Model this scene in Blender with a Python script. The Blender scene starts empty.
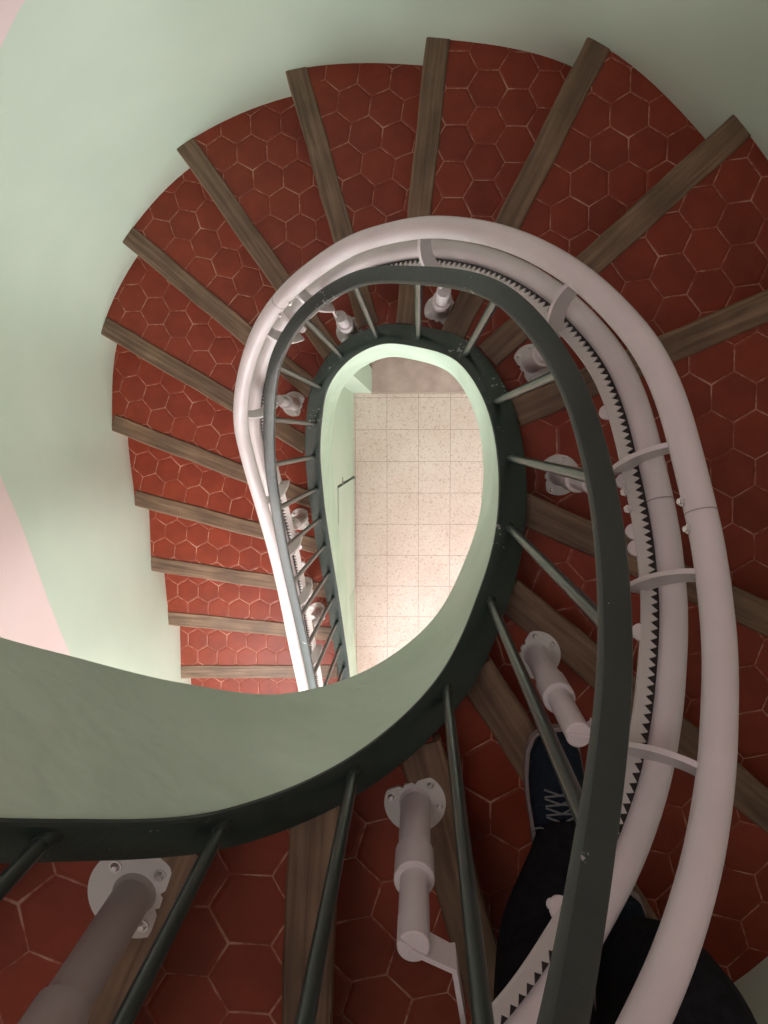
import bpy, bmesh, math, random
from mathutils import Vector, Matrix
random.seed(7)
C = bpy.context.scene.collection
PI = math.pi
F = 770.0          # focal length in pixels of the 768x1024 frame
ZC = 4.88          # camera height above the ground floor
RISE = 0.175
# ------------------------------------------------------------------ camera
n = Vector((35, 76, -F)).normalized()
Rq = n.rotation_difference(Vector((0, 0, -1)))
R = Rq.to_matrix()
cd = bpy.data.cameras.new('camera'); cam = bpy.data.objects.new('camera', cd); C.objects.link(cam)
cam.matrix_world = Matrix.Translation((0, 0, ZC)) @ R.to_4x4()
cd.sensor_fit = 'VERTICAL'; cd.sensor_height = 36; cd.sensor_width = 27
cd.lens = F / 1024 * 36; cd.clip_start = 0.02
bpy.context.scene.camera = cam

def P(u, v, D):
    """plan position of a point measured D metres below the camera"""
    d = R @ Vector((u - 384, 512 - v, -F)); k = -D / d.z
    return Vector((d.x * k, d.y * k))

# ------------------------------------------------------------------ materials
def mat(name, col=(.8, .8, .8), rough=.5, metal=0., spec=.5):
    m = bpy.data.materials.new(name); m.use_nodes = True
    b = m.node_tree.nodes['Principled BSDF']
    b.inputs['Base Color'].default_value = (*col, 1); b.inputs['Roughness'].default_value = rough
    b.inputs['Metallic'].default_value = metal
    b.inputs['Specular IOR Level'].default_value = spec
    return m
def N(m, t, **k):
    x = m.node_tree.nodes.new(t)
    for a, b in k.items():
        if a == 'ins':
            for i, v in b.items(): x.inputs[i].default_value = v
        else: setattr(x, a, b)
    return x
def LK(m, a, b): m.node_tree.links.new(a, b)
def ramp(m, fac, stops):
    r = N(m, 'ShaderNodeValToRGB'); e = r.color_ramp.elements
    while len(e) < len(stops): e.new(.5)
    for i, (p, c) in enumerate(stops): e[i].position = p; e[i].color = (*c, 1)
    LK(m, fac, r.inputs[0]); return r
def math_(m, op, a, b=None, c=None):
    x = N(m, 'ShaderNodeMath', operation=op)
    for i, s in enumerate((a, b, c)):
        if s is None: continue
        if isinstance(s, (int, float)): x.inputs[i].default_value = s
        else: LK(m, s, x.inputs[i])
    return x.outputs[0]
def noisy(m, c1, c2, scale=3, detail=5, bump=0., bscale=20, coord='Object', p=(.35, .65), bdist=.01):
    b = m.node_tree.nodes['Principled BSDF']
    tc = N(m, 'ShaderNodeTexCoord')
    no = N(m, 'ShaderNodeTexNoise', ins={'Scale': scale, 'Detail': detail}); LK(m, tc.outputs[coord], no.inputs['Vector'])
    r = ramp(m, no.outputs['Fac'], [(p[0], c1), (p[1], c2)]); LK(m, r.outputs[0], b.inputs['Base Color'])
    if bump:
        n2 = N(m, 'ShaderNodeTexNoise', ins={'Scale': bscale, 'Detail': 4}); LK(m, tc.outputs[coord], n2.inputs['Vector'])
        bp = N(m, 'ShaderNodeBump', ins={'Strength': bump, 'Distance': bdist}); LK(m, n2.outputs['Fac'], bp.inputs['Height'])
        LK(m, bp.outputs[0], b.inputs['Normal'])
    return m, tc, r

M = {}
M['green'], _, _ = noisy(mat('green_wall_paint', rough=.5), (.57, .71, .58), (.65, .78, .65), 1.7, 6, .25, 6)
M['string'], _, _ = noisy(mat('green_string_paint', rough=.5), (.52, .69, .54), (.60, .78, .62), 4, 6, .55, 5, bdist=.055)
M['pink'], _, _ = noisy(mat('pink_wall_paint', rough=.55), (.82, .68, .67), (.87, .73, .72), 2, 4, .15, 6)
M['ceil'] = mat('ceiling_paint', (.8, .76, .72), .8)
M['enamel'], _, _ = noisy(mat('white_enamel', rough=.36), (.65, .59, .59), (.71, .65, .65), 8, 3)
M['enamel2'] = mat('white_enamel_cast', (.60, .57, .54), .4)
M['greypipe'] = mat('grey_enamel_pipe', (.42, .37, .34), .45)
M['chrome'] = mat('chrome', (.72, .72, .70), .38, .9)
M['rack'] = mat('dark_steel', (.035, .03, .03), .45, .4)
M['seam'] = mat('seam', (.35, .31, .30), .6)
M['gap'] = mat('gap_shade', (.05, .06, .05), .8)  # dark colour standing in for shade in the door gaps
M['trouser'], _, _ = noisy(mat('black_cloth', rough=.95, spec=.15), (.008, .008, .010), (.016, .016, .019), 60, 3, .4, 90)
M['shoe'], _, _ = noisy(mat('navy_mesh_shoe', rough=.8, spec=.2), (.007, .011, .018), (.012, .019, .032), 200, 2, .5, 260)
M['sole'] = mat('shoe_sole', (.30, .24, .23), .7)
M['lace'] = mat('lace', (.16, .17, .17), .8)
M['stone'], _, _ = noisy(mat('mauve_marble', rough=.35), (.52, .36, .33), (.70, .52, .48), 9, 8)
M['hinge'] = mat('door_hinge_metal', (.3, .3, .28), .4, .8)

def green_iron(name):                       # dark green paint with chips along it
    m = mat(name, rough=.38)
    b = m.node_tree.nodes['Principled BSDF']; tc = N(m, 'ShaderNodeTexCoord')
    n1 = N(m, 'ShaderNodeTexNoise', ins={'Scale': 6, 'Detail': 4}); LK(m, tc.outputs['Object'], n1.inputs['Vector'])
    r1 = ramp(m, n1.outputs['Fac'], [(.3, (.016, .027, .021)), (.7, (.030, .045, .037))])
    n2 = N(m, 'ShaderNodeTexNoise', ins={'Scale': 55, 'Detail': 3, 'Roughness': .6}); LK(m, tc.outputs['Object'], n2.inputs['Vector'])
    n3 = N(m, 'ShaderNodeTexNoise', ins={'Scale': 5, 'Detail': 1}); LK(m, tc.outputs['Object'], n3.inputs['Vector'])
    s = math_(m, 'MULTIPLY', n2.outputs['Fac'], n3.outputs['Fac'])
    r2 = ramp(m, s, [(.435, (0, 0, 0)), (.442, (1, 1, 1))])
    mx = N(m, 'ShaderNodeMix', data_type='RGBA'); LK(m, r2.outputs[0], mx.inputs[0]); LK(m, r1.outputs[0], mx.inputs[6]); mx.inputs[7].default_value = (.30, .31, .28, 1)
    LK(m, mx.outputs[2], b.inputs['Base Color'])
    bp = N(m, 'ShaderNodeBump', ins={'Strength': .25, 'Distance': .004}); LK(m, n2.outputs['Fac'], bp.inputs['Height']); LK(m, bp.outputs[0], b.inputs['Normal'])
    return m
M['iron'] = green_iron('dark_green_iron_paint')
M['rod'] = mat('dark_green_rod_paint', (.030, .042, .036), .28)

def wood():
    m = mat('worn_oak', rough=.5); b = m.node_tree.nodes['Principled BSDF']
    uv = N(m, 'ShaderNodeUVMap'); mp = N(m, 'ShaderNodeMapping', ins={'Scale': (3, 55, 1)}); LK(m, uv.outputs[0], mp.inputs[0])
    no = N(m, 'ShaderNodeTexNoise', ins={'Scale': 1.3, 'Detail': 6, 'Distortion': .6}); LK(m, mp.outputs[0], no.inputs['Vector'])
    r = ramp(m, no.outputs['Fac'], [(.30, (.10, .056, .032)), (.52, (.18, .108, .063)), (.72, (.26, .165, .10))])
    n2 = N(m, 'ShaderNodeTexNoise', ins={'Scale': 7, 'Detail': 5}); LK(m, uv.outputs[0], n2.inputs['Vector'])
    r2 = ramp(m, n2.outputs['Fac'], [(.35, (.72, .72, .72)), (.65, (1.1, 1.1, 1.1))])
    mx = N(m, 'ShaderNodeMix', data_type='RGBA', blend_type='MULTIPLY'); mx.inputs[0].default_value = 1
    LK(m, r.outputs[0], mx.inputs[6]); LK(m, r2.outputs[0], mx.inputs[7]); LK(m, mx.outputs[2], b.inputs['Base Color'])
    bp = N(m, 'ShaderNodeBump', ins={'Strength': .3, 'Distance': .003}); LK(m, no.outputs['Fac'], bp.inputs['Height']); LK(m, bp.outputs[0], b.inputs['Normal'])
    return m
M['wood'] = wood()

def hextile():
    m = mat('hexagonal_terracotta', rough=.45, spec=.3); b = m.node_tree.nodes['Principled BSDF']
    uv = N(m, 'ShaderNodeUVMap'); nz = N(m, 'ShaderNodeTexNoise', ins={'Scale': 2.2, 'Detail': 2}); LK(m, uv.outputs[0], nz.inputs['Vector'])
    ad = N(m, 'ShaderNodeVectorMath', operation='SUBTRACT'); LK(m, nz.outputs['Color'], ad.inputs[0]); ad.inputs[1].default_value = (.5, .5, .5)
    sc = N(m, 'ShaderNodeVectorMath', operation='SCALE'); LK(m, ad.outputs[0], sc.inputs[0]); sc.inputs['Scale'].default_value = .045
    su = N(m, 'ShaderNodeVectorMath', operation='ADD'); LK(m, uv.outputs[0], su.inputs[0]); LK(m, sc.outputs[0], su.inputs[1])
    sx = N(m, 'ShaderNodeSeparateXYZ'); LK(m, su.outputs[0], sx.inputs[0])
    X, Y = sx.outputs[0], sx.outputs[1]; S3 = math.sqrt(3)
    def cell(ox, oy):
        # fold into [-.5,.5] x [-S3/2,S3/2] about the lattice points (ox,oy)
        gx = math_(m, 'SUBTRACT', math_(m, 'FLOORED_MODULO', math_(m, 'ADD', X, .5 - ox), 1.0), .5)
        gy = math_(m, 'SUBTRACT', math_(m, 'FLOORED_MODULO', math_(m, 'ADD', Y, S3 / 2 - oy), S3), S3 / 2)
        d2 = math_(m, 'ADD', math_(m, 'MULTIPLY', gx, gx), math_(m, 'MULTIPLY', gy, gy))
        return gx, gy, d2
    ax, ay, ad2 = cell(0, 0); bx, by, bd2 = cell(.5, S3 / 2)
    s = math_(m, 'LESS_THAN', ad2, bd2)
    def mixf(a, bb):
        return math_(m, 'ADD', math_(m, 'MULTIPLY', a, s), math_(m, 'MULTIPLY', bb, math_(m, 'SUBTRACT', 1.0, s)))
    gx, gy = mixf(ax, bx), mixf(ay, by)
    agx, agy = math_(m, 'ABSOLUTE', gx), math_(m, 'ABSOLUTE', gy)
    e = math_(m, 'SUBTRACT', .5, math_(m, 'MAXIMUM', agx, math_(m, 'ADD', math_(m, 'MULTIPLY', agx, .5), math_(m, 'MULTIPLY', agy, S3 / 2))))
    cx = math_(m, 'SUBTRACT', X, gx); cy = math_(m, 'SUBTRACT', Y, gy)
    cc = N(m, 'ShaderNodeCombineXYZ'); LK(m, cx, cc.inputs[0]); LK(m, cy, cc.inputs[1])
    sn = N(m, 'ShaderNodeVectorMath', operation='SNAP'); LK(m, cc.outputs[0], sn.inputs[0]); sn.inputs[1].default_value = (.1, .1, .1)
    wn = N(m, 'ShaderNodeTexWhiteNoise', noise_dimensions='3D'); LK(m, sn.outputs[0], wn.inputs['Vector'])
    r = ramp(m, wn.outputs['Value'], [(0, (.20, .031, .013)), (1, (.255, .042, .018))])
    n2 = N(m, 'ShaderNodeTexNoise', ins={'Scale': 1.1, 'Detail': 6, 'Roughness': .6}); LK(m, uv.outputs[0], n2.inputs['Vector'])
    r2 = ramp(m, n2.outputs['Fac'], [(.3, (.82, .80, .80)), (.7, (1.12, 1.12, 1.15))])
    mx = N(m, 'ShaderNodeMix', data_type='RGBA', blend_type='MULTIPLY'); mx.inputs[0].default_value = 1
    LK(m, r.outputs[0], mx.inputs[6]); LK(m, r2.outputs[0], mx.inputs[7])
    # grout: narrow, broken, uneven
    n3 = N(m, 'ShaderNodeTexNoise', ins={'Scale': 1.4, 'Detail': 3}); LK(m, uv.outputs[0], n3.inputs['Vector'])
    wid = math_(m, 'MULTIPLY_ADD', n3.outputs['Fac'], .050, -.0115)
    g = math_(m, 'LESS_THAN', e, wid)
    n4 = N(m, 'ShaderNodeTexNoise', ins={'Scale': 1.9, 'Detail': 4, 'Roughness': .65}); LK(m, uv.outputs[0], n4.inputs['Vector'])
    gs = ramp(m, n4.outputs['Fac'], [(.42, (.10, .10, .10)), (.60, (1, 1, 1))])
    gf = math_(m, 'MULTIPLY', g, gs.outputs[0])
    m2 = N(m, 'ShaderNodeMix', data_type='RGBA'); LK(m, math_(m, 'MULTIPLY', gf, .75), m2.inputs[0]); LK(m, mx.outputs[2], m2.inputs[6]); m2.inputs[7].default_value = (.60, .37, .27, 1)
    LK(m, m2.outputs[2], b.inputs['Base Color'])
    rr = math_(m, 'MULTIPLY_ADD', gf, .4, .40); LK(m, rr, b.inputs['Roughness'])
    h = math_(m, 'MINIMUM', math_(m, 'MULTIPLY', e, 14), 1.0)
    h2 = math_(m, 'MULTIPLY_ADD', n2.outputs['Fac'], .5, h)
    bp = N(m, 'ShaderNodeBump', ins={'Strength': .3, 'Distance': .004}); LK(m, h2, bp.inputs['Height']); LK(m, bp.outputs[0], b.inputs['Normal'])
    return m
M['hex'] = hextile()

def terrazzo():
    m = mat('cream_terrazzo_tiles', rough=.35); b = m.node_tree.nodes['Principled BSDF']
    tc = N(m, 'ShaderNodeTexCoord')
    vo = N(m, 'ShaderNodeTexVoronoi', ins={'Scale': 140}); LK(m, tc.outputs['Object'], vo.inputs['Vector'])
    sp = N(m, 'ShaderNodeSeparateColor'); LK(m, vo.outputs['Color'], sp.inputs[0])
    r = ramp(m, sp.outputs[0], [(0, (.66, .47, .39)), (.10, (.82, .65, .58)), (.4, (.88, .71, .65)), (1, (.91, .77, .72))])
    no = N(m, 'ShaderNodeTexNoise', ins={'Scale': 3, 'Detail': 4}); LK(m, tc.outputs['Object'], no.inputs['Vector'])
    r2 = ramp(m, no.outputs['Fac'], [(.35, (.92, .88, .86)), (.65, (1, 1, 1))])
    mx = N(m, 'ShaderNodeMix', data_type='RGBA', blend_type='MULTIPLY'); mx.inputs[0].default_value = 1
    LK(m, r.outputs[0], mx.inputs[6]); LK(m, r2.outputs[0], mx.inputs[7])
    sx = N(m, 'ShaderNodeSeparateXYZ'); LK(m, tc.outputs['Object'], sx.inputs[0])
    def line(o, off):
        f = math_(m, 'FLOORED_MODULO', math_(m, 'ADD', o, off), .2)
        return math_(m, 'MINIMUM', f, math_(m, 'SUBTRACT', .2, f))
    d = math_(m, 'MINIMUM', line(sx.outputs[0], .0025), line(sx.outputs[1], -.04))
    g = math_(m, 'LESS_THAN', d, .0013)
    m2 = N(m, 'ShaderNodeMix', data_type='RGBA'); LK(m, math_(m, 'MULTIPLY', g, .9), m2.inputs[0]); LK(m, mx.outputs[2], m2.inputs[6]); m2.inputs[7].default_value = (.40, .27, .22, 1)
    LK(m, m2.outputs[2], b.inputs['Base Color'])
    return m
M['terrazzo'] = terrazzo()

# ------------------------------------------------------------------ helpers
def obj(name, bm, m, parent=None, smooth=False, label=None):
    me = bpy.data.meshes.new(name)
    bmesh.ops.recalc_face_normals(bm, faces=bm.faces)
    bm.to_mesh(me); bm.free()
    o = bpy.data.objects.new(name, me); C.objects.link(o)
    for x in (m if isinstance(m, (list, tuple)) else [m]): me.materials.append(x)
    if smooth:
        for p in me.polygons: p.use_smooth = True
        try: me.set_sharp_from_angle(angle=math.radians(40))
        except Exception: pass
    if parent:
        o.parent = parent
        o.matrix_parent_inverse = Matrix.Translation(-Vector(parent_loc(parent)))
    if label: o['label'] = label
    return o
_loc = {}
def parent_loc(p):
    return _loc.get(p.name, (0, 0, 0))
def thing(name, label, cat, loc=(0, 0, 0)):
    o = bpy.data.objects.new(name, None); C.objects.link(o); o.location = loc; o.empty_display_size = .1
    _loc[o.name] = loc; o['label'] = label; o['category'] = cat; return o
def struct(name, bm, m, smooth=False, label=None):
    o = obj(name, bm, m, None, smooth); o['kind'] = 'structure'
    if label: o['label'] = label
    return o
def V2(p): return Vector((p[0], p[1]))
def crom(pts, step=.02):
    """Catmull-Rom through n-dim tuples; returns resampled list of tuples"""
    pts = [tuple(p) for p in pts]
    e = [tuple(2 * a - b for a, b in zip(pts[0], pts[1]))] + pts + [tuple(2 * a - b for a, b in zip(pts[-1], pts[-2]))]
    out = []
    for i in range(1, len(e) - 2):
        p0, p1, p2, p3 = e[i - 1], e[i], e[i + 1], e[i + 2]
        L = math.dist(p1, p2); k = max(2, int(L / step))
        t0 = 0; t1 = t0 + max(1e-6, math.dist(p0, p1)) ** .5; t2 = t1 + max(1e-6, L) ** .5; t3 = t2 + max(1e-6, math.dist(p2, p3)) ** .5
        for j in range(k):
            t = t1 + (t2 - t1) * j / k
            def lp(a, b, ta, tb): return tuple(x * (tb - t) / (tb - ta) + y * (t - ta) / (tb - ta) for x, y in zip(a, b))
            A1, A2, A3 = lp(p0, p1, t0, t1), lp(p1, p2, t1, t2), lp(p2, p3, t2, t3)
            B1, B2 = lp(A1, A2, t0, t2), lp(A2, A3, t1, t3)
            out.append(lp(B1, B2, t1, t2))
    out.append(pts[-1])
    return out
def smooth_list(v, n=3, it=4):
    v = list(v)
    for _ in range(it):
        w = v[:]
        for i in range(1, len(v) - 1): w[i] = (v[i - 1] + 2 * v[i] + v[i + 1]) / 4
        v = w
    return v
def sweep(bm, path, section, closed=True, caps=True, vertical=False):
    """section: list of (across, up); across points to the well side (left of travel when ascending is negative)"""
    rings = []
    m = len(path)
    for i, p in enumerate(path):
        a = path[max(0, i - 1)]; b = path[min(m - 1, i + 1)]
        t = (b - a).normalized()
        s = t.cross(Vector((0, 0, 1))).normalized()      # horizontal, right of travel
        u = Vector((0, 0, 1)) if vertical else s.cross(t).normalized()
        rings.append([bm.verts.new(p + s * x + u * y) for x, y in section])
    k = len(section)
    for i in range(m - 1):
        for j in range(k if closed else k - 1):
            bm.faces.new((rings[i][j], rings[i][(j + 1) % k], rings[i + 1][(j + 1) % k], rings[i + 1][j]))
    if caps and closed:
        bm.faces.new(rings[0]); bm.faces.new(rings[-1][::-1])
    return rings
def circ(r, k=16): return [(r * math.cos(2 * PI * i / k), r * math.sin(2 * PI * i / k)) for i in range(k)]
def cyl(bm, a, b, r0, r1=None, k=16, bev=0.):
    r1 = r0 if r1 is None else r1
    a, b = Vector(a), Vector(b); t = (b - a).normalized()
    s = t.orthogonal().normalized(); u = t.cross(s)
    prof = [(0, r0), (1, r1)]
    if bev:
        L = (b - a).length; e = bev / L
        prof = [(0, r0 - bev), (e, r0), (1 - e, r1), (1, r1 - bev)]
    rings = []
    for f, r in prof:
        c = a.lerp(b, f)
        rings.append([bm.verts.new(c + s * r * math.cos(2 * PI * i / k) + u * r * math.sin(2 * PI * i / k)) for i in range(k)])
    for q in range(len(rings) - 1):
        for i in range(k): bm.faces.new((rings[q][i], rings[q][(i + 1) % k], rings[q + 1][(i + 1) % k], rings[q + 1][i]))
    bm.faces.new(rings[0][::-1]); bm.faces.new(rings[-1])
def prism(bm, poly, z0, z1):
    """poly: list of 2D; z0,z1 numbers or lists"""
    k = len(poly)
    lo = [bm.verts.new((p[0], p[1], z0[i] if isinstance(z0, list) else z0)) for i, p in enumerate(poly)]
    hi = [bm.verts.new((p[0], p[1], z1[i] if isinstance(z1, list) else z1)) for i, p in enumerate(poly)]
    f = [bm.faces.new(lo[::-1]), bm.faces.new(hi)]
    for i in range(k): f.append(bm.faces.new((lo[i], lo[(i + 1) % k], hi[(i + 1) % k], hi[i])))
    return f
def plate(bm, pts, nrm, th):
    """extrude a planar 3D polygon by th along nrm (centred)"""
    h = nrm * (th / 2); k = len(pts)
    a = [bm.verts.new(p - h) for p in pts]; b = [bm.verts.new(p + h) for p in pts]
    bm.faces.new(a[::-1]); bm.faces.new(b)
    for i in range(k): bm.faces.new((a[i], a[(i + 1) % k], b[(i + 1) % k], b[i]))
def box(bm, x0, x1, y0, y1, z0, z1):
    prism(bm, [(x0, y0), (x1, y0), (x1, y1), (x0, y1)], z0, z1)

# ------------------------------------------------------------------ stair plan: nosing lines (inner point, bearing away from the well)
LN = [((-.438, -1.278 + .29 * i), 180.9) for i in range(-5, 0)]
LN += [((-.438, -1.278), 180.9), ((-.431, -1.031), 174.8), ((-.45, -.768), 171.5), ((-.468, -.525), 165.4),
       ((-.474, -.296), 158.8), ((-.472, -.056), 149.5), ((-.422, .158), 140.), ((-.335, .283), 124.9),
       ((-.194, .365), 105.8), ((-.060, .352), 83.8), ((.076, .302), 63.3), ((.169, .229), 42.2),
       ((.229, .079), 22.9), ((.237, -.136), -24.5), ((.197, -.302), -39.9), ((.123, -.416), -57.3),
       ((.025, -.495), -75.), ((-.120, -.518), -93.1), ((-.263, -.492), -113.7), ((-.43, -.40), -131.),
       ((-.50, -.34), -157.), ((-.62, -.18), -175.)]
K0 = -5; KN = K0 + len(LN) - 1
def line(k): return V2(LN[k - K0][0]), math.radians(LN[k - K0][1])
def zt(t): return ZC - (4.005 - RISE * t)         # height of the nosing line at step parameter t
def sd(p, k):
    q, a = line(k); d = Vector((math.cos(a), math.sin(a))); r = p - q
    return d.y * r.x - d.x * r.y
def tpar(p, guess):
    best = None
    for k in range(K0, KN):
        d0, d1 = sd(p, k), sd(p, k + 1)
        q, a = line(k)
        if (p - q).dot(Vector((math.cos(a), math.sin(a)))) < -.25: continue
        if d0 >= 0 and d1 < 0:
            t = k + d0 / (d0 - d1)
            if best is None or abs(t - guess) < abs(best - guess): best = t
    if best is None or abs(best - guess) > 1.6: return None
    return best

WA = [(-1.285, -4.2), (-1.283, -2.6), (-1.283, -1.29), (-1.283, -.954), (-1.301, -.642), (-1.306, -.308), (-1.33, .036), (-1.288, .425),
      (-1.117, .74), (-.841, 1.01), (-.423, 1.177), (.03, 1.182), (.469, 1.083), (.80, .801), (1.0, .50), (1.10, .1),
      (1.08, -.35), (.94, -.77), (.70, -1.125), (.30, -1.34), (-.2, -1.43), (-.65, -1.38), (-1.0, -1.2), (-1.25, -.88), (-1.35, -.5), (-1.36, 0.)]
wall = [V2(p) for p in crom(WA, .04)]
WSPLIT = min(range(len(wall)), key=lambda i: (wall[i] - V2((.30, -1.34))).length)
def hit(k):
    q, a = line(k); d = Vector((math.cos(a), math.sin(a)))
    rng = range(0, WSPLIT + 8) if k <= 16 else range(WSPLIT - 20, len(wall) - 1)
    best = None
    for i in rng:
        A, B = wall[i], wall[i + 1]; e = B - A
        den = d.x * e.y - d.y * e.x
        if abs(den) < 1e-9: continue
        w = A - q; s = (w.x * e.y - w.y * e.x) / den; u = (w.x * d.y - w.y * d.x) / den
        if s > 0 and -1e-6 <= u <= 1 + 1e-6 and (best is None or s < best[0]): best = (s, i + u)
    return q + d * best[0], best[1]
HIT = {k: hit(k) for k in range(K0, KN + 1)}

# ------------------------------------------------------------------ balusters and string line (plan) with their depth
BAL = [(-.393, -2.65), (-.393, -2.51), (-.393, -2.36), (-.393, -2.22), (-.393, -2.07), (-.393, -1.93), (-.393, -1.79), (-.393, -1.64), (-.393, -1.50), (-.393, -1.355),
       (-.394, -1.208), (-.399, -1.06), (-.405, -.915), (-.412, -.773), (-.419, -.633), (-.426, -.491), (-.431, -.358), (-.431, -.220), (-.427, -.083),
       (-.407, .047), (-.365, .179), (-.270, .276), (-.137, .320), (-.002, .291), (.123, .217), (.190, .084), (.208, -.050), (.192, -.193),
       (.138, -.317), (.047, -.421)]
BAL += [tuple(P(353, 775, 1.035)), tuple(P(220, 830, .857)), tuple(P(40, 845, .685)), (-.45, -.318), (-.545, -.243), (-.62, -.13)]
g = -5.0; BT = []
for b in BAL:
    t = tpar(V2(b), g + .3)
    if t is None: t = g + .55
    BT.append(t); g = t
for i in range(9, -1, -1): BT[i] = BT[i + 1] - .50
BT[-6:] = [16.8, 17.8, 18.75, 19.45, 20.1, 20.9]
spine = crom([(b[0], b[1], t) for b, t in zip(BAL, BT)], .025)   # x, y, t (t mixes into arc length harmlessly)
_ts = smooth_list([s[2] for s in spine], it=12)
spine = [(s[0], s[1], t) for s, t in zip(spine, _ts)]
def spine_path(dz, t0=-99, t1=99):
    return [Vector((s[0], s[1], zt(s[2]) + dz)) for s in spine if t0 <= s[2] <= t1]

# travel is uphill and clockwise, so "right of travel" is the well side
# ------------------------------------------------------------------ staircase
SC = thing('staircase', 'winding staircase of red hexagonal tile treads with oak nosings round an oval well', 'staircase', (-.87, -2.6, 0))
W_HEX = .1057
HEX = {-1: (230.8, 687.5, 0), 0: (237, 641, 1), 1: (229, 592.3, 1.5), 2: (206.9, 554.8, 6), 3: (190.2, 475.8, 14.5), 4: (201.9, 413.7, 20), 5: (200.8, 337.5, 30),
       6: (206, 244, 42), 7: (268.3, 178.6, -2), 8: (397.9, 139.8, 9), 9: (517.4, 107.6, 32), 10: (647.8, 148.9, 0), 11: (673, 275.4, 22.3),
       12: (733.8, 396.9, -1.7), 13: (745, 690, 18), 14: (719.9, 940.9, 43), 15: (519, 818.6, 0), 16: (361.5, 949, 16), 17: (249.5, 978.8, 32), 18: (65.6, 922, -9)}
def spine_between(t0, t1): return [V2(s) for s in spine if t0 < s[2] < t1]
NW = .068
for k in range(K0 + 1, KN):
    z = zt(k)
    O0, i0 = HIT[k]; O1, i1 = HIT[k + 1]
    q0, a0 = line(k); q1, a1 = line(k + 1)
    d0 = Vector((math.cos(a0), math.sin(a0))); d1 = Vector((math.cos(a1), math.sin(a1)))
    mid = [wall[i] for i in range(int(i0) + 1, int(i1) + 1)]
    I0, I1 = q0 - d0 * .018, q1 - d1 * .018
    inner = []
    m_ = 5
    ss = [s for s in spine if k < s[2] < k + 1]
    for j in range(1, m_):
        f = j / m_
        base = I0.lerp(I1, f)
        if ss:
            c = min(ss, key=lambda s: (V2(s) - base).length); cv = V2(c)
            w = base - cv
            if w.length > .001: base = cv + w.normalized() * min(w.length, .02)
        inner.append(base)
    poly = [I0, O0] + mid + [O1, I1] + inner[::-1]
    # drop near-duplicates
    pp = []
    for p in poly:
        if not pp or (p - pp[-1]).length > .004: pp.append(p)
    bm = bmesh.new(); uvl = bm.loops.layers.uv.new('UVMap')
    lo = max(0.0, z - .21) if k > -4 else 0.0
    fs = prism(bm, pp, lo, z)
    hx = HEX.get(k, (400, 600, 10 * k)); c = P(hx[0], hx[1], ZC - z) if k in HEX else (O0 + q0) / 2
    th = math.radians(-hx[2])
    ca, sa = math.cos(th), math.sin(th)
    for f in bm.faces:
        for l in f.loops:
            r = V2(l.vert.co) - c
            l[uvl].uv = ((r.x * ca + r.y * sa) / W_HEX, (-r.x * sa + r.y * ca) / W_HEX + (l.vert.co.z - z) * 4)
    bmesh.ops.triangulate(bm, faces=[f for f in bm.faces if len(f.verts) > 4])
    tr = obj('tread', bm, M['hex'], SC)
    # oak nosing, with a short overhang and a rounded front edge
    bm = bmesh.new(); uvl = bm.loops.layers.uv.new('UVMap')
    up = Vector((-d0.y, d0.x)) * (-1 if d0.y * 1 or True else 1)
    nrm = Vector((d0.y, -d0.x))                      # uphill side
    A = q0 - d0 * .004; Bp = O0 + d0 * .006
    L = (Bp - A).length
    prof = [(NW - .008, -.02), (NW - .008, .0035), (NW - .011, .0055), (-.005, .0055), (-.010, .003), (-.012, -.004), (-.012, -.022), (-.008, -.028), (.0, -.028), (.0, -.02)]
    seg = max(6, int(L / .06)); rings = []
    for s in range(seg + 1):
        f = s / seg; cpos = A.lerp(Bp, f); wob = .0012 * math.sin(f * 17 + k) + .0008 * math.sin(f * 41 + 2 * k)
        rings.append([bm.verts.new((cpos.x + nrm.x * (x + wob), cpos.y + nrm.y * (x + wob), z + y)) for x, y in prof])
    for s in range(seg):
        for j in range(len(prof)):
            f = bm.faces.new((rings[s][j], rings[s][(j + 1) % len(prof)], rings[s + 1][(j + 1) % len(prof)], rings[s + 1][j]))
    bm.faces.new(rings[0]); bm.faces.new(rings[-1][::-1])
    for f in bm.faces:
        for l in f.loops:
            r = V2(l.vert.co) - q0
            l[uvl].uv = (r.dot(d0) + k * 3.1, r.dot(nrm) + (l.vert.co.z - z))
    no = obj('nosing', bm, M['wood'], None, label='worn oak strip along the front edge')
    no.parent = tr; no.matrix_parent_inverse = tr.matrix_world.inverted()
    no.matrix_parent_inverse = Matrix.Identity(4)
    no.location = (0, 0, 0)

# painted string wall round the well
bm = bmesh.new()
sec = [(-.012, .016), (.022, .016), (.026, .013), (.028, .006)] + [(.028, -.40 * j / 8) for j in range(1, 9)] + [(.020, -.412), (-.012, -.412)]
path = [p for p in spine_path(0) if p.z > -.2]
path = [Vector((p.x, p.y, p.z)) for p in path]
rings = sweep(bm, path, sec, vertical=True)
for ring, t in zip(rings, [s[2] for s in spine if zt(s[2]) > -.2]):
    k = max(0, min(1, (t - 14.5) / 4)) * .011
    ax = Vector((ring[1].co.x - ring[0].co.x, ring[1].co.y - ring[0].co.y, 0)).normalized()
    for v, (x, y) in zip(ring, sec):
        if x > 0: v.co -= ax * k
for v in bm.verts:
    if v.co.z < 0: v.co.z = 0
st = obj('string', bm, M['string'], SC, smooth=True, label='pale green painted plaster string round the well')
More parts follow.
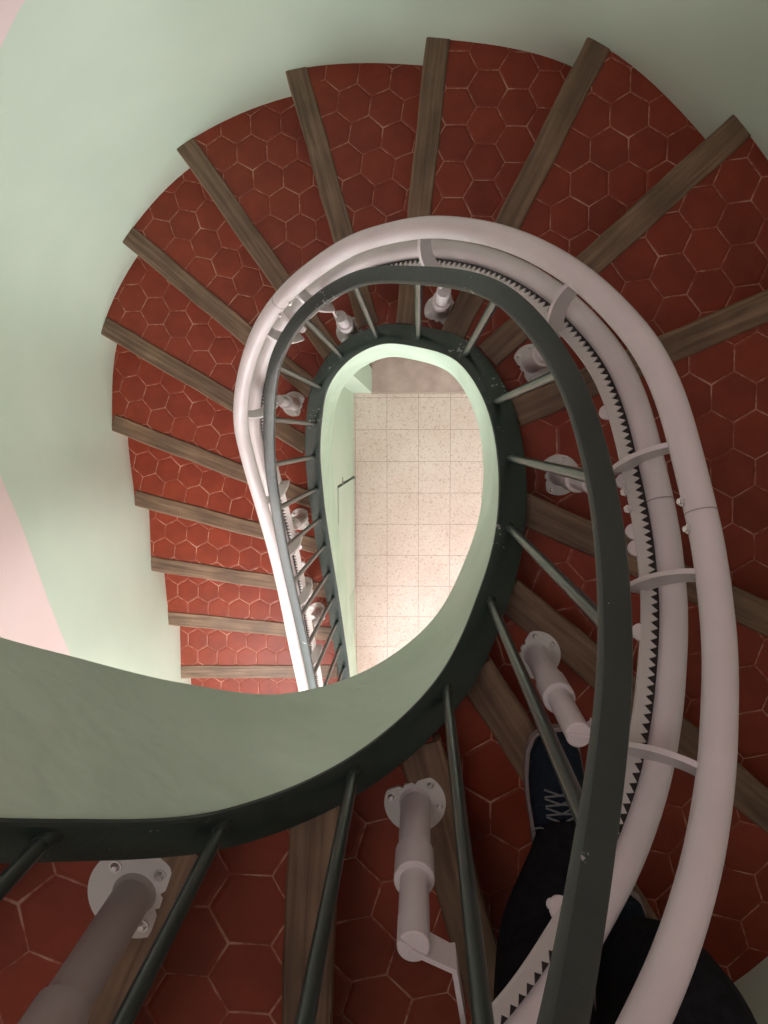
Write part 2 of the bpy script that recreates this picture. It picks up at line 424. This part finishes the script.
# ------------------------------------------------------------------ balustrade
BS = thing('balustrade', 'dark green iron balustrade with round bars and worn handrail round the stairwell', 'railing', (-.39, -2.65, .1))
bm = bmesh.new()
sec = [(-.033, .010), (.029, .016), (.029, .024), (.026, .028), (-.029, .028), (-.033, .024)]
bpth = [p for p in spine_path(.0) if p.z > .13]
tt = [s[2] for s in spine if zt(s[2]) > .13]
def narrow(rings, sec, tt):
    for ring, t in zip(rings, tt):
        k = max(0, min(1, (t - 14.5) / 4)) * .011
        i0 = ring[0]
        base = [v.co.copy() for v in ring]
        ax = Vector((base[1].x - base[0].x, base[1].y - base[0].y, 0)).normalized()
        for v, (x, y) in zip(ring, sec):
            if x > 0: v.co -= ax * k
narrow(sweep(bm, bpth, sec, vertical=True), sec, tt)
obj('base_rail', bm, M['iron'], BS, smooth=True)
HR = .898
def hrail(t): return HR - .026 * max(0., min(1., (t - 6) / 4))
bm = bmesh.new()
hp = [Vector((s[0], s[1], zt(s[2]) + .03 + hrail(s[2]))) for s in spine if zt(s[2]) > .13]
w, h = .0158, .008
sec = [(-w, -h + .002), (-w + .003, -h), (w - .003, -h), (w, -h + .002), (w, h * .5), (w * .88, h * .85), (w * .6, h), (-w * .6, h), (-w * .88, h * .85), (-w, h * .5)]
sweep(bm, hp, sec)
obj('handrail', bm, M['iron'], BS, smooth=True)
for b, t in zip(BAL, BT):
    # nearest smoothed spine sample
    s = min((q for q in spine), key=lambda q: (q[0] - b[0]) ** 2 + (q[1] - b[1]) ** 2 + .02 * (q[2] - t) ** 2)
    z0 = zt(s[2]) + .028; z1 = zt(s[2]) + .03 + hrail(s[2]) - .006
    if z0 < .16: continue
    bm = bmesh.new()
    cyl(bm, (b[0], b[1], z0), (b[0], b[1], z1), .0082, k=14)
    cyl(bm, (b[0], b[1], z0 - .012), (b[0], b[1], z0 + .012), .0125, .009, k=14)
    obj('baluster', bm, M['rod'], BS, smooth=True)

# ------------------------------------------------------------------ stairlift track
TP = [(-.49, -2.45), (-.495, -2.0), (-.50, -1.6), (-.506, -1.141), (-.512, -.989), (-.519, -.853), (-.524, -.679), (-.530, -.536), (-.537, -.419), (-.547, -.315), (-.558, -.217),
      (-.570, -.125), (-.579, -.037), (-.583, .021), (-.568, .108), (-.532, .204), (-.460, .311), (-.364, .390), (-.270, .437), (-.169, .468), (-.078, .472), (.024, .461),
      (.128, .423), (.217, .362), (.290, .286), (.341, .212), (.380, .130), (.402, .056), (.420, -.068), (.431, -.165), (.430, -.238), (.421, -.299), (.387, -.419),
      (.371, -.457), (.342, -.509), (.290, -.575), (.239, -.619), (.13, -.685), (-.02, -.72), (-.18, -.705), (-.33, -.64), (-.46, -.53), (-.55, -.37)]
g = -4.8; TT = []
for b in TP:
    t = tpar(V2(b), g + .4)
    if t is None: t = g + .6
    TT.append(t); g = t
track = crom([(b[0], b[1], t) for b, t in zip(TP, TT)], .02)
xs = smooth_list([s[0] for s in track], it=40); ys = smooth_list([s[1] for s in track], it=40); ts = smooth_list([s[2] for s in track], it=60)
track = list(zip(xs, ys, ts))
# resample to an even plan spacing so the teeth are even
def even(tr, step):
    out = [tr[0]]; acc = 0
    for a, b in zip(tr, tr[1:]):
        L = math.dist(a[:2], b[:2])
        while acc + L >= step:
            f = (step - acc) / L
            a = tuple(x + (y - x) * f for x, y in zip(a, b)); out.append(a); L = math.dist(a[:2], b[:2]); acc = 0
        acc += L
    return out
track = even(track, .01)
UP, LOW = .60, .40
SL = thing('stairlift_track', 'white tubular stairlift track with toothed rack curving up beside the balustrade', 'stairlift track', (-.5, -2.45, .2))
def tpath(dz, step=2): return [Vector((s[0], s[1], zt(s[2]) + dz)) for s in track[::step]]
RT = .0238
for nm, dz in (('upper_tube', UP), ('lower_tube', LOW)):
    bm = bmesh.new(); sweep(bm, tpath(dz), circ(RT, 20)); obj(nm, bm, M['enamel'], SL, smooth=True)
# rack: flat white bar on the well side, its teeth standing towards the tube over a dark slot
fine = even(track, .0066)
def frame(i, tr, dz):
    a = tr[max(0, i - 1)]; b = tr[min(len(tr) - 1, i + 1)]; s = tr[i]
    p = Vector((s[0], s[1], zt(s[2]) + dz))
    t = Vector((b[0] - a[0], b[1] - a[1], zt(b[2]) - zt(a[2]))).normalized()
    sd_ = t.cross(Vector((0, 0, 1))).normalized(); u = sd_.cross(t).normalized()
    return p, t, sd_, u
bm = bmesh.new(); prev = None
for i in range(len(fine)):
    p, t, s, u = frame(i, fine, LOW)
    o = .041 if i % 2 else .029
    r = [bm.verts.new(p + s * x + u * y) for x, y in ((o, .010), (.056, .010), (.056, .004), (o, .004))]
    if prev:
        for j in range(4): bm.faces.new((prev[j], prev[(j + 1) % 4], r[(j + 1) % 4], r[j]))
    else: bm.faces.new(r)
    prev = r
bm.faces.new(prev[::-1])
obj('rack', bm, M['enamel2'], SL, label='flat toothed bar along the lower tube')
bm = bmesh.new()  # near-black strip filling the slot between bar and tube
rings = sweep(bm, tpath(LOW), [(.018, -.004), (.044, -.004), (.044, .0025), (.018, .0025)])
obj('rack_channel', bm, M['rack'], SL, label='dark channel under the rack teeth')

def near_t(x, y, tr=None, guess=None):
    tr = tr or track
    c = [i for i in range(len(tr)) if guess is None or abs(tr[i][2] - guess) < 2.5]
    return min(c, key=lambda i: (tr[i][0] - x) ** 2 + (tr[i][1] - y) ** 2)
def at_px(u, v, dz, guess):
    """index on the track whose projection is closest to the photo position"""
    best = None
    for i in range(0, len(track)):
        if abs(track[i][2] - guess) > 3: continue
        s = track[i]; D = ZC - (zt(s[2]) + dz)
        if D < .2: continue
        q = P(u, v, D); d = math.hypot(q.x - s[0], q.y - s[1])
        if best is None or d < best[0]: best = (d, i)
    return best[1]
# crescent brackets joining the tubes
br = [(421, 228, 9), (574, 282, 11), (673, 446, 12), (695, 580, 13), (703, 771, 14), (297, 293, 7), (266, 334, 6.5), (246, 415, 5), (262, 505, 4), (274, 560, 3), (287, 610, 2), (299, 672, 1)]
def lean(j):
    U = Vector((track[j][0], track[j][1], zt(track[j][2]) + UP)); best = None
    for i in range(j, min(j + 25, len(track))):
        p, t, s, u = frame(i, track, LOW); w = (u * .60 + Vector((0, 0, .40))).normalized()
        h = (U - p).dot(w); d = (p + w * h - U).length
        if best is None or d < best[0]: best = (d, i, h)
    return best[1:]
BRI = [lean(at_px(u, v, UP, gg)) for u, v, gg in br] + [lean(j) for j in (40, 90)]
for i, H in BRI:
    p, t, s, u = frame(i, track, LOW)
    w = (u * .60 + Vector((0, 0, .40))).normalized(); nn = s.cross(w).normalized()
    ol, il = [], []
    for j in range(15):
        a = PI * .5 * j / 14; q = math.sin(a * 2) * .5
        ol.append(p + s * (.010 + .070 * math.sin(a) ** .9) + w * (H * (.02 + .97 * math.cos(a) ** .85)))
        il.append(p + s * (.002 + .042 * math.sin(a)) + w * (H * (.02 + .66 * math.cos(a))))
    ol.append(p + s * .080 - w * .014); il.append(p + s * .048 - w * .014)
    h = nn * .004; bm = bmesh.new()
    A = [(bm.verts.new(a - h), bm.verts.new(a + h), bm.verts.new(b - h), bm.verts.new(b + h)) for a, b in zip(ol, il)]
    for q, r in zip(A, A[1:]):
        bm.faces.new((q[0], r[0], r[1], q[1])); bm.faces.new((q[2], q[3], r[3], r[2])); bm.faces.new((q[0], q[2], r[2], r[0])); bm.faces.new((q[1], r[1], r[3], q[3]))
    bm.faces.new((A[0][0], A[0][1], A[0][3], A[0][2])); bm.faces.new((A[-1][0], A[-1][2], A[-1][3], A[-1][1]))
    obj('bracket', bm, M['enamel'], SL, smooth=True)
# half-round lugs on the rack bar
lugs = [(482, 277, 10), (524, 298, 10.6), (555, 322, 11), (612, 415, 12), (625, 486, 12.5), (630, 534, 13), (633, 554, 13), (638, 639, 13.5), (538, 916, 15),
        (311, 318, 7), (288, 395, 5.5), (300, 540, 3), (303, 552, 3), (306, 568, 3), (311, 600, 2), (314, 622, 2), (318, 655, 1)]
for u_, v_, gg in lugs:
    i = at_px(u_, v_, LOW, gg) if gg > 8 else at_px(u_ - 20, v_ - 4, LOW, gg)
    p, t, s, u = frame(i, track, LOW)
    bm = bmesh.new(); pts = []
    for j in range(13):
        a = -PI / 2 + PI * j / 12
        pts.append(p + s * (.053 + .017 * math.cos(a)) + t * (.015 * math.sin(a)) + u * .004)
    plate(bm, pts, u, .005)
    cyl(bm, p + s * .060 - u * .008, p + s * .060 + u * .0, .007, k=10)
    obj('lug', bm, M['enamel'], SL)
# tube joints with bolts
def joint(u_, v_, dz, gg, bolts, nm='joint'):
    i = at_px(u_, v_, dz, gg); p, t, s, u = frame(i, track, dz)
    bm = bmesh.new(); sweep(bm, [p - t * .0011, p + t * .0011], circ(RT + .0004, 20)); obj('joint', bm, M['seam'], SL)
    for off in bolts:
        bm = bmesh.new(); c = p + t * off + s * (RT - .003)
        dirn = (s * .9 + u * .35).normalized()
        cyl(bm, c, c + dirn * .006, .0075, k=6); cyl(bm, c + dirn * .006, c + dirn * .011, .0045, k=10)
        obj('bolt', bm, M['chrome'], SL, label='small chrome bolt')
joint(698, 512, UP, 13, (-.020, .024)); joint(657, 500, LOW, 13, ())
joint(281, 303, UP, 7, (-.03, .03)); joint(292, 312, LOW, 7, ())
for u_, v_ in ((627, 497), (628, 515)):
    i = at_px(u_ + 8, v_, LOW, 12.8); p, t, s, u = frame(i, track, LOW)
    bm = bmesh.new(); c = p + s * .058 + u * .006
    cyl(bm, c, c + u * .005 + s * .003, .0075, k=6); cyl(bm, c + u * .005, c + u * .010, .0045, k=10)
    obj('bolt', bm, M['chrome'], SL, label='small chrome bolt')

# posts: scalloped foot plate, telescopic tube, cranked arm
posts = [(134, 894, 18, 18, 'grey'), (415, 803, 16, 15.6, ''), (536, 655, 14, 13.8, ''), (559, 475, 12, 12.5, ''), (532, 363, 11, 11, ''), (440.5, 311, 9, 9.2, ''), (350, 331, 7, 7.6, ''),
         (294, 404, 5, 5.5, ''), (301, 519, 3, 3.6, ''), (305.6, 587, 2, 2.3, ''), (318, 612, 1, 1.7, '')]
for (u_, v_, k, gg, kind) in posts:
    z = zt(k) + .0065; c = P(u_, v_, ZC - z)
    i = near_t(c.x, c.y, track, gg)
    if kind == 'grey': i = near_t(c.x, c.y, track, 17.8)
    i = max(0, i - {16: 9, 14: 3}.get(k, 0))
    p, t, s, u = frame(i, track, LOW)
    to = Vector((p.x + s.x * .058 - c.x, p.y + s.y * .058 - c.y, 0)); base_ang = math.atan2(to.y, to.x)
    top = z + {18: .44, 16: .355, 14: .425, 12: .36}.get(k, .33)
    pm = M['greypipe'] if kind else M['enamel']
    bm = bmesh.new()
    c3 = Vector((c.x, c.y, z)); sh = top - z
    cyl(bm, c3, c3 + Vector((0, 0, sh * .60)), .0235, k=24)
    cyl(bm, c3 + Vector((0, 0, sh * .42)), c3 + Vector((0, 0, sh * .62)), .0275, k=24, bev=.002)
    cyl(bm, c3 + Vector((0, 0, sh * .5)), c3 + Vector((0, 0, sh)), .0195, k=24, bev=.002)
    cyl(bm, c3, c3 + Vector((0, 0, .008)), .0265, .0235, k=24)
    po = obj('post', bm, pm, SL, smooth=True)
    # foot plate: round with one straight scalloped side
    bm = bmesh.new(); pts = []
    Rf = .050 if k != 18 else .056; q = 48
    flat = math.atan2(s.y, s.x) if k != 18 else -.35
    for j in range(q):
        a = 2 * PI * j / q; da = (a - flat + PI) % (2 * PI) - PI
        r = Rf
        if abs(da) < 1.05:
            r = min(Rf, .034 / max(.3, math.cos(da)))
            yy = r * math.sin(da)
            if .008 < abs(yy) < .014: r -= .005
        pts.append(Vector((c.x + r * math.cos(a), c.y + r * math.sin(a), z - .003)))
    plate(bm, pts, Vector((0, 0, 1)), .006)
    fp = obj('foot_plate', bm, M['enamel2'], None); fp.parent = po
    for aa in (1.05, 2.6, -2.6 + .5, -1.05):
        a = flat + aa * .95 + .0
        bm = bmesh.new(); bx, by = c.x + .040 * math.cos(a), c.y + .040 * math.sin(a)
        cyl(bm, (bx, by, z), (bx, by, z + .002), .0075, k=16)
        cyl(bm, (bx, by, z + .002), (bx, by, z + .006), .0058, .003, k=16)
        sc_ = obj('screw', bm, M['chrome'], None, smooth=True, label='small domed chrome screw'); sc_.parent = po
    # cranked flat arm from the post top to the rack bar
    bm = bmesh.new()
    A = Vector((c.x, c.y, top - .012)); B = p + s * .060 - u * .002; d = (B - A); d.z = 0; L = d.length; d = d.normalized() if L > .01 else s * -1
    side = Vector((-d.y, d.x, 0))
    # the flat arm stands on edge: step sideways after the post, then run to the bar
    ctr = [A - d * .015 + side * .0, A + d * .018, A + d * min(.03, L * .4) + side * .012, Vector((B.x, B.y, B.z)) + side * .012]
    if k == 16:
        ctr = [A + Vector((-.016, .008, 0)), A + Vector((-.002, -.004, 0)), A + Vector((.048, -.028, 0)), A + Vector((.060, -.100, .0))]
        B = ctr[3]
    ctr[3].z = B.z; ctr[2].z = A.z + (B.z - A.z) * .3
    for a_, b_ in zip(ctr, ctr[1:]):
        dd = (b_ - a_); 
        if dd.length < .004: continue
        dh = Vector((dd.x, dd.y, 0)).normalized(); nn = Vector((-dh.y, dh.x, 0))
        Zv = Vector((0, 0, 1))
        pts = [a_ - dh * .002 + Zv * .016, b_ + dh * .002 + Zv * .014, b_ + dh * .002 - Zv * .030, a_ - dh * .002 - Zv * .036]
        plate(bm, pts, nn, .006)
    ar = obj('arm', bm, M['enamel'], None, label='flat cranked arm'); ar.parent = po

# parts of posts keep their world place under the shifted parent
for o in bpy.data.objects:
    if o.parent and o.parent.type == 'MESH' and o.type == 'MESH':
        o.matrix_parent_inverse = Matrix.Identity(4)

# ------------------------------------------------------------------ walls
TOP = ZC + 1.55
wt = []; g = -6
for i, p in enumerate(wall):
    pin = p
    kk = None
    for k in range(K0, KN):
        if HIT[k][1] <= i < HIT[k + 1][1]: kk = k + (i - HIT[k][1]) / (HIT[k + 1][1] - HIT[k][1])
    wt.append(kk if kk is not None else (K0 if i < 30 else KN))
wt = smooth_list(wt, it=25)
def wallmesh(name, i0, i1, zb, mat_pair, dado=1.01):
    bm = bmesh.new(); TH = .12; cols = []
    for i in range(i0, i1 + 1):
        p = wall[i]; a = wall[max(0, i - 1)]; b = wall[min(len(wall) - 1, i + 1)]; t = (b - a).normalized(); nrm = Vector((-t.y, t.x))
        if i == i0: t0 = nrm
        zg = max(zt(wt[i]), 0) + dado
        z0 = zb(i)
        zz = [z0, zg, TOP]
        cols.append([bm.verts.new((p.x, p.y, z)) for z in zz] + [bm.verts.new((p.x + nrm.x * TH, p.y + nrm.y * TH, z)) for z in zz] + [bm.verts.new((p.x, p.y, z)) for z in zz])
    for q, r in zip(cols, cols[1:]):
        f = bm.faces.new((q[0], r[0], r[1], q[1])); f.material_index = 0; f.smooth = True
        f = bm.faces.new((q[1], r[1], r[2], q[2])); f.material_index = 1; f.smooth = True
        bm.faces.new((q[3], q[4], r[4], r[3])).material_index = 1
        bm.faces.new((q[4], q[5], r[5], r[4])).material_index = 1
        bm.faces.new((q[8], r[8], r[5], q[5])).material_index = 1
        bm.faces.new((q[6], q[3], r[3], r[6])).material_index = 1
    for q in (cols[0], cols[-1]):
        bm.faces.new((q[6], q[7], q[4], q[3])); bm.faces.new((q[7], q[8], q[5], q[4]))
    return struct(name, bm, list(mat_pair))
iR = min(range(len(wall)), key=lambda i: (wall[i] - V2((1.10, .1))).length)
iB = min(range(len(wall)), key=lambda i: (wall[i] - V2((.94, -.77))).length)
iT = min(range(len(wall)), key=lambda i: (wall[i] - V2((-1.288, .425))).length)
iE = min(range(WSPLIT, len(wall)), key=lambda i: (wall[i] - V2((-1.25, -.88))).length)
wallmesh('wall_left', 0, iR, lambda i: 0, (M['green'], M['pink']))
wallmesh('wall_right', iR, iB, lambda i: 0, (M['green'], M['pink']))
wallmesh('wall_front', iB, iE, lambda i: 2.95, (M['green'], M['pink']))
# ground floor, hall beyond, its ceiling and walls
bm = bmesh.new(); box(bm, -1.45, 1.6, -4.35, 1.4, -.1, 0); struct('floor', bm, M['terrazzo'])
bm = bmesh.new(); box(bm, -1.6, 1.6, -4.35, 1.5, TOP, TOP + .1); struct('ceiling', bm, M['ceil'])
bm = bmesh.new(); box(bm, -1.28, 1.25, -4.35, -1.12, 2.95, 3.05); struct('ceiling_hall', bm, M['ceil'])
bm = bmesh.new(); box(bm, 1.07, 1.2, -4.35, -.70, 0, 2.95); struct('wall_hall', bm, M['pink'])
# hall end wall with an open doorway to daylight
bm = bmesh.new()
box(bm, -1.28, -1.0, -4.35, -4.22, 0, 2.95); box(bm, .75, 1.07, -4.35, -4.22, 0, 2.95); box(bm, -1.0, .75, -4.35, -4.22, 2.8, 2.95)
struct('wall_entrance', bm, M['pink'])

# enclosing wall under the straight flight, with the cupboard door, sloped to the string
XW = -.412
def under_z(y):
    # underside of the string at this y on the straight flight side
    c = [s for s in spine if s[0] < -.3 and s[2] < 9]
    s = min(c, key=lambda s: abs(s[1] - y)); return max(.0, zt(s[2]) - .40)
bm = bmesh.new()
DY0, DY1, DZ = -.98, -.25, 1.0
ys_ = [-2.0 + .05 * i for i in range(int((.27 + 2.0) / .05) + 1)] + [.27, DY0, DY1]
ys_ = sorted(set(round(y, 4) for y in ys_))
for a, b in zip(ys_, ys_[1:]):
    if b - a < 1e-4: continue
    lo = DZ if (a >= DY0 - 1e-5 and b <= DY1 + 1e-5) else 0
    za, zb_ = under_z(a), under_z(b)
    if max(za, zb_) <= lo + .01: continue
    za = max(za, lo + .005); zb_ = max(zb_, lo + .005)
    v = [bm.verts.new(c) for c in ((XW, a, lo), (XW, b, lo), (XW, b, zb_), (XW, a, za), (XW - .06, a, lo), (XW - .06, b, lo), (XW - .06, b, zb_), (XW - .06, a, za))]
    for f in ((0, 1, 2, 3), (7, 6, 5, 4), (0, 4, 5, 1), (3, 2, 6, 7), (0, 3, 7, 4), (1, 5, 6, 2)): bm.faces.new([v[q] for q in f])
bmesh.ops.remove_doubles(bm, verts=bm.verts, dist=1e-5)
struct('wall_under_stairs', bm, M['green'])
bm = bmesh.new(); box(bm, XW - .03, XW + .004, DY0 + .016, DY1 - .014, .035, DZ - .018)
d_ = obj('door_1', bm, M['green']); d_['kind'] = 'structure'; d_['label'] = 'low pale green cupboard door in the wall under the stairs'
bm = bmesh.new(); box(bm, XW - .058, XW - .003, DY0 + .0005, DY1 - .0005, .001, DZ - .0005); q_ = struct('door_gap_shade', bm, M['gap'])  # dark sheet behind the door, painting in the shade of its gaps
bm = bmesh.new()
for zz in (.70, .74): cyl(bm, (XW - .002, DY1 + .004, zz), (XW - .002, DY1 + .004, zz + .03), .006, k=10)
cyl(bm, (XW + .004, DY1 - .01, .02), (XW + .004, DY1 - .01, .07), .008, k=10)
box(bm, XW - .006, XW + .001, DY1 - .05, DY1 + .03, .705, .76)
hg = obj('hinge', bm, M['hinge'], None, label='painted metal hinge at the door corner'); hg.parent = d_
# stub wall across the end, marble threshold beyond
bm = bmesh.new(); zs = under_z(.25)
box(bm, XW - .06, -.295, .27, .42, 0, 1.60)
struct('wall_jamb', bm, M['green'])
bm = bmesh.new(); box(bm, -.295, .9, .275, .62, 0, .012)
struct('trim_2', bm, M['stone'], label='mauve marble threshold at the end of the terrazzo')
bm = bmesh.new(); box(bm, -.3, .9, .262, .274, 0, .006); struct('trim_3', bm, mat('pale_joint', (.62, .5, .44), .6))

# ------------------------------------------------------------------ person: legs in black trousers, dark trainers
zp = zt(15) + .006
PX = thing('person', 'person in black trousers and navy lace-up trainers standing on a stair beside the balustrade', 'person', (.27, -.8, zp))
def skin(name, verts, edges, radii, m, parent, sub=2, root=0):
    me = bpy.data.meshes.new(name); me.from_pydata(verts, edges, [])
    o = bpy.data.objects.new(name, me); C.objects.link(o)
    o.modifiers.new('skin', 'SKIN'); o.modifiers['skin'].use_smooth_shade = True
    for i, r in enumerate(radii): me.skin_vertices[0].data[i].radius = r if isinstance(r, tuple) else (r, r); me.skin_vertices[0].data[i].use_root = (i == root)
    s = o.modifiers.new('sub', 'SUBSURF'); s.levels = sub; s.render_levels = sub
    dg = bpy.context.evaluated_depsgraph_get(); ev = o.evaluated_get(dg)
    nm = bpy.data.meshes.new_from_object(ev); bpy.data.objects.remove(o)
    for p in nm.polygons: p.use_smooth = True
    nm.materials.clear(); nm.materials.append(m)
    o2 = bpy.data.objects.new(name, nm); C.objects.link(o2)
    if parent: o2.parent = parent; o2.matrix_parent_inverse = Matrix.Translation(-Vector(parent_loc(parent)))
    return o2
f1 = P(556, 800, ZC - zp); f2 = P(612, 962, ZC - zp)
toe1 = P(553, 733, ZC - zp - .03); toe2 = P(622, 896, ZC - zp - .03)
def zz(h): return zp + h
a1 = (toe1.x + .012, toe1.y - .190); a2 = (toe2.x + .0, toe2.y - .205)
vs = [(.25, -1.12, zz(.93)), (.25, -1.10, zz(.83)),
      (.16, -1.06, zz(.78)), (.165, -.92, zz(.62)), (.17, -.80, zz(.47)), (.175, -.79, zz(.36)), (.19, (a1[1] - .79) / 2 - .02, zz(.22)), (a1[0], a1[1] + .01, zz(.10)), (a1[0] + .002, a1[1] + .02, zz(.055)),
      (.34, -1.06, zz(.78)), (.345, -.90, zz(.64)), (.35, -.745, zz(.50)), (.35, -.735, zz(.41)), (.345, -.80, zz(.24)), (a2[0], a2[1] + .005, zz(.10)), (a2[0], a2[1] + .015, zz(.055))]
ed = [(0, 1), (1, 2), (2, 3), (3, 4), (4, 5), (5, 6), (6, 7), (7, 8), (1, 9), (9, 10), (10, 11), (11, 12), (12, 13), (13, 14), (14, 15)]
rd = [(.16, .12), (.165, .125), .10, .092, .078, .074, .066, .056, .054, .10, .094, .080, .075, .067, .056, .054]
skin('trousers', vs, ed, rd, M['trouser'], PX, root=1)

def shoe(toe, heel_dir, bow=True):
    """trainer: toe position, direction (unit, toe to heel)"""
    d = heel_dir.normalized(); s = Vector((-d.y, d.x))
    L = .285
    st_ = [(0, .018, .045, 0), (.012, .034, .052, 0), (.035, .044, .058, 0), (.075, .049, .068, 0), (.115, .0485, .082, 0), (.15, .045, .098, 0), (.19, .041, .112, 0), (.235, .038, .108, 0), (.265, .034, .10, 0), (.283, .022, .09, 0)]
    def ring(bm, x, w, z0, z1, top_w, kk=16):
        out = []
        for j in range(kk):
            a = 2 * PI * j / kk; cx, cz = math.cos(a), math.sin(a)
            ww = w * (abs(cx) ** .7) * (1 if cx > 0 else -1)
            if cz > 0: ww *= (1 - (1 - top_w) * cz ** 1.5)
            h_ = z0 + (z1 - z0) * (.5 + .5 * (abs(cz) ** .7) * (1 if cz > 0 else -1))
            out.append(bm.verts.new((toe.x + d.x * x + s.x * ww, toe.y + d.y * x + s.y * ww, zp + h_)))
        return out
    bm = bmesh.new(); rings = [ring(bm, x, w, .018, h_, .80) for x, w, h_, _ in st_]
    for a, b in zip(rings, rings[1:]):
        for j in range(16): bm.faces.new((a[j], a[(j + 1) % 16], b[(j + 1) % 16], b[j]))
    bm.faces.new(rings[0][::-1]); bm.faces.new(rings[-1])
    so = obj('shoe', bm, M['shoe'], PX, smooth=True)
    bm = bmesh.new(); poly = []
    side = [(x, w + .004) for x, w, _, _ in st_]; side[0] = (-.006, .016)
    pts = [(toe + d * x + s * w) for x, w in side] + [(toe + d * x - s * w) for x, w in side[::-1]]
    prism(bm, pts, zp, zp + .026)
    bmesh.ops.bevel(bm, geom=[e for e in bm.edges if abs(e.verts[0].co.z - e.verts[1].co.z) < 1e-5], offset=.004, segments=2, affect='EDGES')
    q = obj('sole', bm, M['sole'], None, smooth=True, label='paler rubber sole edge'); q.parent = so
    # laces
    bm = bmesh.new()
    for j in range(6):
        x = .085 + j * .014; hz = .070 + (x - .075) * .37
        for sg in (1, -1):
            A = toe + d * x + s * .026 * sg; B = toe + d * (x + .012) - s * .026 * sg
            Mid = toe + d * (x + .006)
            pth = [Vector((A.x, A.y, zp + hz - .002)), Vector((Mid.x, Mid.y, zp + hz + .010)), Vector((B.x, B.y, zp + hz + .001))]
            sweep(bm, pth, circ(.0019, 6))
    for sg in (1, -1) if bow else ():
        lp = []
        for j in range(15):
            a = 2 * PI * j / 14
            lp.append(Vector((*(toe + d * (.16 - .018 * math.sin(a)) + s * sg * (.018 + .017 * (1 - math.cos(a)) / 1.0)), zp + .108 - .012 * (1 - math.cos(a)))))
        sweep(bm, lp, circ(.0018, 6))
    q = obj('laces', bm, M['lace'], None, label='thin grey laces'); q.parent = so
    return so
shoe(toe1, Vector((.06, -1)))
shoe(toe2, Vector((-.03, -1)), False)

# ------------------------------------------------------------------ lights
def area(name, loc, rot, sx, sy, power, col):
    l = bpy.data.lights.new(name, 'AREA'); l.shape = 'RECTANGLE'; l.size = sx; l.size_y = sy; l.energy = power; l.color = col
    o = bpy.data.objects.new(name, l); C.objects.link(o); o.location = loc; o.rotation_euler = rot; return o
area('daylight_doorway', (-.12, -4.20, 1.45), (math.radians(90), 0, 0), 1.7, 2.6, 88, (.93, .98, 1))
area('hall_ceiling_light', (-.85, -1.75, 2.9), (math.radians(25), 0, 0), 1.0, 1.0, 50, (1, .95, .93))
area('overhead_fill', (-.75, .1, TOP - .05), (0, 0, 0), .9, .9, 10, (1, .98, .96))  # added fill from overhead, no actual lamp hangs here
wd = bpy.data.worlds.new('world'); bpy.context.scene.world = wd; wd.use_nodes = True
wd.node_tree.nodes['Background'].inputs[0].default_value = (.8, .85, .9, 1); wd.node_tree.nodes['Background'].inputs[1].default_value = .3
vs_ = bpy.context.scene.view_settings
vs_.view_transform = 'Standard'; vs_.look = 'None'; vs_.gamma = 1; vs_.use_curve_mapping = False; vs_.exposure = 0.42
